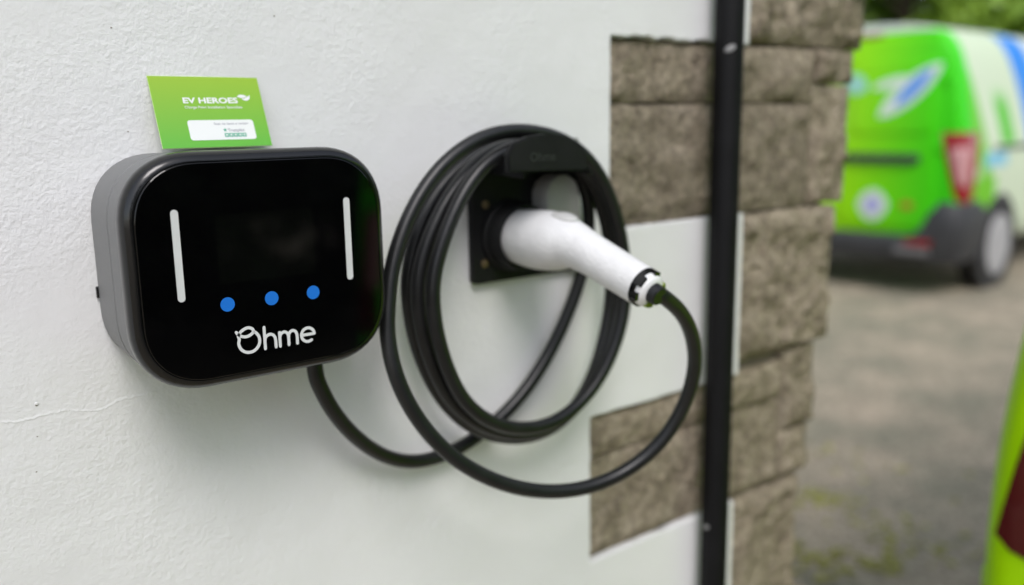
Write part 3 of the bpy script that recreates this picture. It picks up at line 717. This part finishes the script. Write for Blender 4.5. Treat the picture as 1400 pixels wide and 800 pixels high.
    ell('number_plate_recess', .32, .37, .16, .05, 0, mat('grey_plate', (.16, .16, .17), .5), .052)
    for s in (-1, 1):
        obj('reflector', boxm(-.075, -.03, s*.66-.09, s*.66+.09, .365, .40, bev=.008), M_RED, rb)
        obj('bumper_pad', boxm(-.072, -.02, s*.62-.12, s*.62+.12, .295, .345, bev=.01), mat('pale_bumper_pad', (.17, .165, .165), .5), rb)
    # tail lamps wrapped round the corners
    for s in (-1, 1):
        def lampmesh(z0, z1, a0, a1, pr, th=.05):
            bm = bmesh.new(); cols = []
            for j in range(9):
                v = j/8; z = z0+(z1-z0)*v; row = []
                q0 = a0[0]+(a0[1]-a0[0])*v; q1 = a1[0]+(a1[1]-a1[0])*v
                for i in range(9):
                    p, d_ = around(s*(1+q0+(q1-q0)*i/8), z); z_ = z + (.022*((i-4)/4)**4 if j == 0 else 0); p.z = z_; e_ = 1-.35*(i in (0, 8))-.35*(j in (0, 8))
                    p = p+d_*pr*e_; row.append((p.x, p.y, p.z, d_))
                cols.append(row)
            V = [[bm.verts.new(p[:3]) for p in r] for r in cols]
            B = [[bm.verts.new((p[0]-p[3].x*th, p[1]-p[3].y*th, p[2])) for p in r] for r in cols]
            for j in range(8):
                for i in range(8):
                    bm.faces.new((V[j][i], V[j][i+1], V[j+1][i+1], V[j+1][i])); bm.faces.new((B[j][i], B[j+1][i], B[j+1][i+1], B[j][i+1]))
                bm.faces.new((V[j][0], V[j+1][0], B[j+1][0], B[j][0])); bm.faces.new((V[j][8], B[j][8], B[j+1][8], V[j+1][8]))
            for i in range(8):
                bm.faces.new((V[0][i], B[0][i], B[0][i+1], V[0][i+1])); bm.faces.new((V[8][i], V[8][i+1], B[8][i+1], B[8][i]))
            bmesh.ops.recalc_face_normals(bm, faces=bm.faces)
            return bm
        lamp = obj('tail_lamp', lampmesh(*lz, *lampq, lpr), red, t, angle=45)
        obj('lamp_lens', lampmesh(.78, 1.05, *lensq, lpr+.006), M_PINK, lamp, angle=45)
    # wheels
    for x in (.72, 3.50):
        for s in (-1, 1):
            arch = obj('wheel_arch', lathe([(-.03, .375), (.006, .375), (.010, .365), (.010, .33)], (x, s*(HWD-.008), .33), (0, s, 0), 40), M_TRIM, t)
            wh = bpy.data.objects.new('wheel', None)
            wb = obj('wheel', lathe([(-.19, .22), (-.19, .30), (-.17, .318), (-.02, .318), (.0, .305), (.006, .27), (.0, .225), (-.02, .215)], (x, s*(HWD+.006), .318), (0, s, 0), 48), M_TYRE, t)
            rim = obj('rim', lathe([(-.03, .232), (-.002, .232), (.007, .226), (.008, .212), (.004, .16), (.008, .06), (.011, .03), (.011, .004)], (x, s*(HWD+.006), .318), (0, s, 0), 48), M_RIM, wb)
            bpy.data.objects.remove(wh)
    # front half: windscreen, side windows, lamps, mirrors, grille
    for s in (-1, 1):
        def sidepanel(name, poly, m, pr=.006):
            (ax_, az_), (bx_, bz_), (cx_, cz_), (dx_, dz_) = poly; N_ = 8; F, K = [], []
            bm = bmesh.new()
            for j in range(N_+1):
                v = j/N_; rowf, rowk = [], []
                for i in range(N_+1):
                    u = i/N_; x = (ax_+(bx_-ax_)*u)*(1-v)+(dx_+(cx_-dx_)*u)*v; z = (az_+(bz_-az_)*u)*(1-v)+(dz_+(cz_-dz_)*u)*v
                    p = side_at(x, z, s); rowf.append(bm.verts.new(p+Vector((0, s*pr, 0)))); rowk.append(bm.verts.new(p-Vector((0, s*.03, 0))))
                F.append(rowf); K.append(rowk)
            for j in range(N_):
                for i in range(N_):
                    bm.faces.new((F[j][i], F[j][i+1], F[j+1][i+1], F[j+1][i])); bm.faces.new((K[j][i], K[j+1][i], K[j+1][i+1], K[j][i+1]))
                bm.faces.new((F[j][0], F[j+1][0], K[j+1][0], K[j][0])); bm.faces.new((F[j][N_], K[j][N_], K[j+1][N_], F[j+1][N_]))
                bm.faces.new((F[0][j], K[0][j], K[0][j+1], F[0][j+1])); bm.faces.new((F[N_][j], F[N_][j+1], K[N_][j+1], K[N_][j]))
            bmesh.ops.recalc_face_normals(bm, faces=bm.faces)
            return obj(name, bm, m, t, smooth=False)
        sidepanel('side_window', [(2.15, 1.10), (3.25, 1.10), (2.98, 1.62), (2.2, 1.62)], M_WIN)
        sidepanel('door_handle', [(2.2, .95), (2.40, .95), (2.40, .985), (2.2, .985)], M_TRIM, .03)
        sidepanel('side_rail', [(.55, 1.015), (2.1, 1.015), (2.1, 1.045), (.55, 1.045)], M_TRIM, .008)
        obj('wing_mirror', boxm(3.05, 3.17, s*(HWD+.02)-.02, s*(HWD+.02)+s*.16 if s > 0 else s*(HWD+.02)+.02, 1.08, 1.28, bev=.03) if s > 0 else boxm(3.05, 3.17, -(HWD+.18), -(HWD), 1.08, 1.28, bev=.03), M_TRIM, t)
        obj('headlamp', boxm(4.16, 4.34, min(s*.55, s*.80), max(s*.55, s*.80), .72, .88, bev=.03), M_PINK, t)
    bm = bmesh.new(); ws = [(3.16, 1.74, .70), (3.50, 1.46, .78), (3.80, 1.20, .83)]
    bridge(bm, [[Vector((x+.03, y*h_/1.0, z+.035)) for y in (-1, -.6, 0, .6, 1)] for x, z, h_ in ws], False)
    obj('windscreen', bm, M_WIN, t)
    body.evaluated_get(dg).to_mesh_clear()
    obj('front_bumper', boxm(4.22, 4.46, -.74, .74, .26, .56, bev=.06), M_TRIM, t)
    return t
VAN_AZ = rad(85)          # heading clockwise from +Y
def van_at(corner_px, z, az, cx, cy):
    pass
def heading(az): return math.pi/2-az
# far van: its right rear wheel stands on the ground where the photograph shows it
az = VAN_AZ; fwd = Vector((math.sin(az), math.cos(az), 0)); left = Vector((-fwd.y, fwd.x, 0))
d = ray(1358, 391); gp = CAM + d*(-CAM.z/d.z)
org = gp - fwd*.72 + left*(HWD)
build_van((org.x, org.y, 0), heading(az), 'green wrapped van with white and blue leaf decals parked in front of the trees')
# near van: only its left rear corner reaches into the picture, just past the house corner
az2 = rad(92); fwd = Vector((math.sin(az2), math.cos(az2), 0)); left = Vector((-fwd.y, fwd.x, 0))
NEAR = Vector((1.095, -.124, 0))
org2 = NEAR - left*HWD
build_van((org2.x, org2.y, 0), heading(az2), 'lime green van whose dark red tail lamp stands close to the house corner', lean=.10, bumper=M_WRAP, bout=.25, pane=M_WIN, lampq=((.06, .02), (.45, .27)), lz=(.622, 1.16), bz=.56, lensq=((.10, .06), (.30, .22)), lpr=.006, red=mat('dark_red_lens', (.085, .005, .008), .12, coat=.6))  # unseen rear panes made dark to cut green bounce onto the holster

# ------------------------------------------------------------------ trees, and shrubs added out of view
M_BARK = mat('bark', (.10, .075, .05), .9, var=.35, vscale=9, bump=.8, bscale=30, bdist=.01)
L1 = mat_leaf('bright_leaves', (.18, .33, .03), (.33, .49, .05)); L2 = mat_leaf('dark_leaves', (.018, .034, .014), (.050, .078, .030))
L3 = mat_leaf('mid_leaves', (.18, .32, .03), (.31, .47, .05))
def build_tree(x, y, h, rx, rz, zc, n, m, seed, label, cat='tree', leaf=.11, group=None, name='broadleaf_tree'):
    t = thing(name, label, cat, (x, y, 0), 0, group); rng = random.Random(seed)
    pts = [Vector((0, 0, -.05)), Vector((.04, .02, h*.3)), Vector((-.05, .05, h*.6)), Vector((.02, 0, h*.85))]
    P = catmull(pts, 6); bm = tube(P, [h*.028*(1-.8*i/(len(P)-1)) for i in range(len(P))], 9)
    lims = []
    for k in range(9):
        a = k*2.4+rng.random(); z0 = h*rng.uniform(.2, .6); b0 = Vector((0, 0, z0)); e = Vector((math.cos(a)*rx*.75, math.sin(a)*rx*.75, min(h*.95, z0+h*rng.uniform(.08, .3))))
        Q = catmull([b0, (b0+e)/2+Vector((0, 0, h*.03)), e], 4); tb = tube(Q, [h*.011*(1-.75*i/(len(Q)-1)) for i in range(len(Q))], 6)
        me = bpy.data.meshes.new('t'); tb.to_mesh(me); tb.free(); bm.from_mesh(me); bpy.data.meshes.remove(me); lims.append(e)
    obj('trunk', bm, M_BARK, t)
    cl = []
    for k in range(85):
        while True:
            p = Vector((rng.uniform(-1, 1), rng.uniform(-1, 1), rng.uniform(-1, 1)))
            if .68 < p.length < 1: break
        cl.append((Vector((p.x*rx, p.y*rx, zc+p.z*rz)), rng.uniform(.15, .29)*rx))
    R = np.random.RandomState(seed); idx = R.randint(0, len(cl), n)
    cen = np.array([c[0] for c in cl])[idx]; cr = np.array([c[1] for c in cl])[idx]
    dv = R.normal(size=(n, 3)); dv /= np.linalg.norm(dv, axis=1)[:, None]
    pos = cen + dv*(cr*R.rand(n)**.45)[:, None]; pos[:, 2] = np.maximum(pos[:, 2], .06)
    nn = dv*.8 + R.normal(size=(n, 3))*.45 + np.array([0, 0, .45]); nn /= np.linalg.norm(nn, axis=1)[:, None]
    a = np.cross(nn, R.normal(size=(n, 3))); a /= np.linalg.norm(a, axis=1)[:, None]; b = np.cross(nn, a); b /= np.linalg.norm(b, axis=1)[:, None]
    s = leaf*(.6+.8*R.rand(n))[:, None]
    c4 = np.stack([pos-a*s, pos+b*s*.42-a*s*.1, pos+a*s, pos-b*s*.42-a*s*.1], 1).reshape(-1, 3)
    me = bpy.data.meshes.new('crown'); me.vertices.add(4*n); me.vertices.foreach_set('co', c4.ravel()); me.loops.add(4*n); me.loops.foreach_set('vertex_index', np.arange(4*n)); me.polygons.add(n); me.polygons.foreach_set('loop_start', np.arange(0, 4*n, 4)); me.polygons.foreach_set('loop_total', np.full(n, 4)); me.update(calc_edges=True); me.materials.append(m)
    o = bpy.data.objects.new('crown', me); COL.objects.link(o); o.parent = t
    return t
GB = 'trees behind the far van'; LB = 'bright green leafy tree standing behind the far green van'
k = 0
for az_, dist, h, rx, m in ((56, 15.0, 5.2, 2.2, L1), (61.5, 14.2, 4.8, 2.1, L1), (66.5, 15.2, 5.6, 2.4, L1), (72, 14.6, 5.0, 2.2, L1), (78, 16.0, 5.8, 2.5, L1), (63, 19.5, 8.5, 3.4, L3), (71, 20.0, 9.0, 3.6, L3)):
    a = rad(az_); k += 1
    dark = m is L3
    build_tree(CAM.x+dist*math.sin(a), CAM.y+dist*math.cos(a), h, rx, h*.46, h*.52, 15000, m, k, 'tall mid green tree rising at the back of the bright trees' if dark else LB, group='tall trees at the back' if dark else GB, leaf=.085)
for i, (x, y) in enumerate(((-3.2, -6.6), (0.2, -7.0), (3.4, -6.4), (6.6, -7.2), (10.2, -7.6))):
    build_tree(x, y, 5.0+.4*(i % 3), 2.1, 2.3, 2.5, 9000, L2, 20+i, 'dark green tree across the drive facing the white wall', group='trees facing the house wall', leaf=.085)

for i, (x, y) in enumerate(((0.0, -4.3), (1.7, -4.6), (3.3, -4.2), (5.0, -4.7))):  # shrubs added out of view to block the ground's reflection in the glass
    build_tree(x, y, 1.7, 1.05, .85, .85, 9000, L2, 40+i, 'low dense dark unseen shrub added opposite the charger to darken its reflection', 'shrub', group='unseen shrubs added for the charger reflection', leaf=.06, name='unseen_shrub')

# ------------------------------------------------------------------ moss on the tarmac
def build_moss():
    rng = random.Random(5); bm = bmesh.new()
    centres = [((1115, 770), .10, 130), ((1200, 770), .09, 90), ((1120, 680), .10, 70), ((1150, 690), .10, 50), ((1140, 620), .12, 35), ((1250, 740), .16, 60), ((1190, 720), .12, 40), ((1230, 660), .2, 30), ((1330, 760), .2, 40)]
    for (px, py), r, n in centres:
        d = ray(px, py); c = CAM + d*(-CAM.z/d.z)
        for _ in range(int(n*.4)):
            p = c + Vector((rng.gauss(0, r*.55), rng.gauss(0, r*.55), 0)); s = rng.uniform(.005, .017)
            m4 = Matrix.Translation((p.x, p.y, .004)) @ Matrix.Diagonal((s, s*rng.uniform(.6, 1.3), s*.55, 1))
            bmesh.ops.create_icosphere(bm, subdivisions=1, radius=1, matrix=m4)
    o = obj('moss', bm, mat('yellow_green_moss', (.30, .30, .07), .95, var=.4, vscale=40, bump=1, bscale=300, bdist=.004)); o['kind'] = 'stuff'
    o['label'] = 'yellow green moss growing on the worn drive'; o['category'] = 'moss'
build_moss()
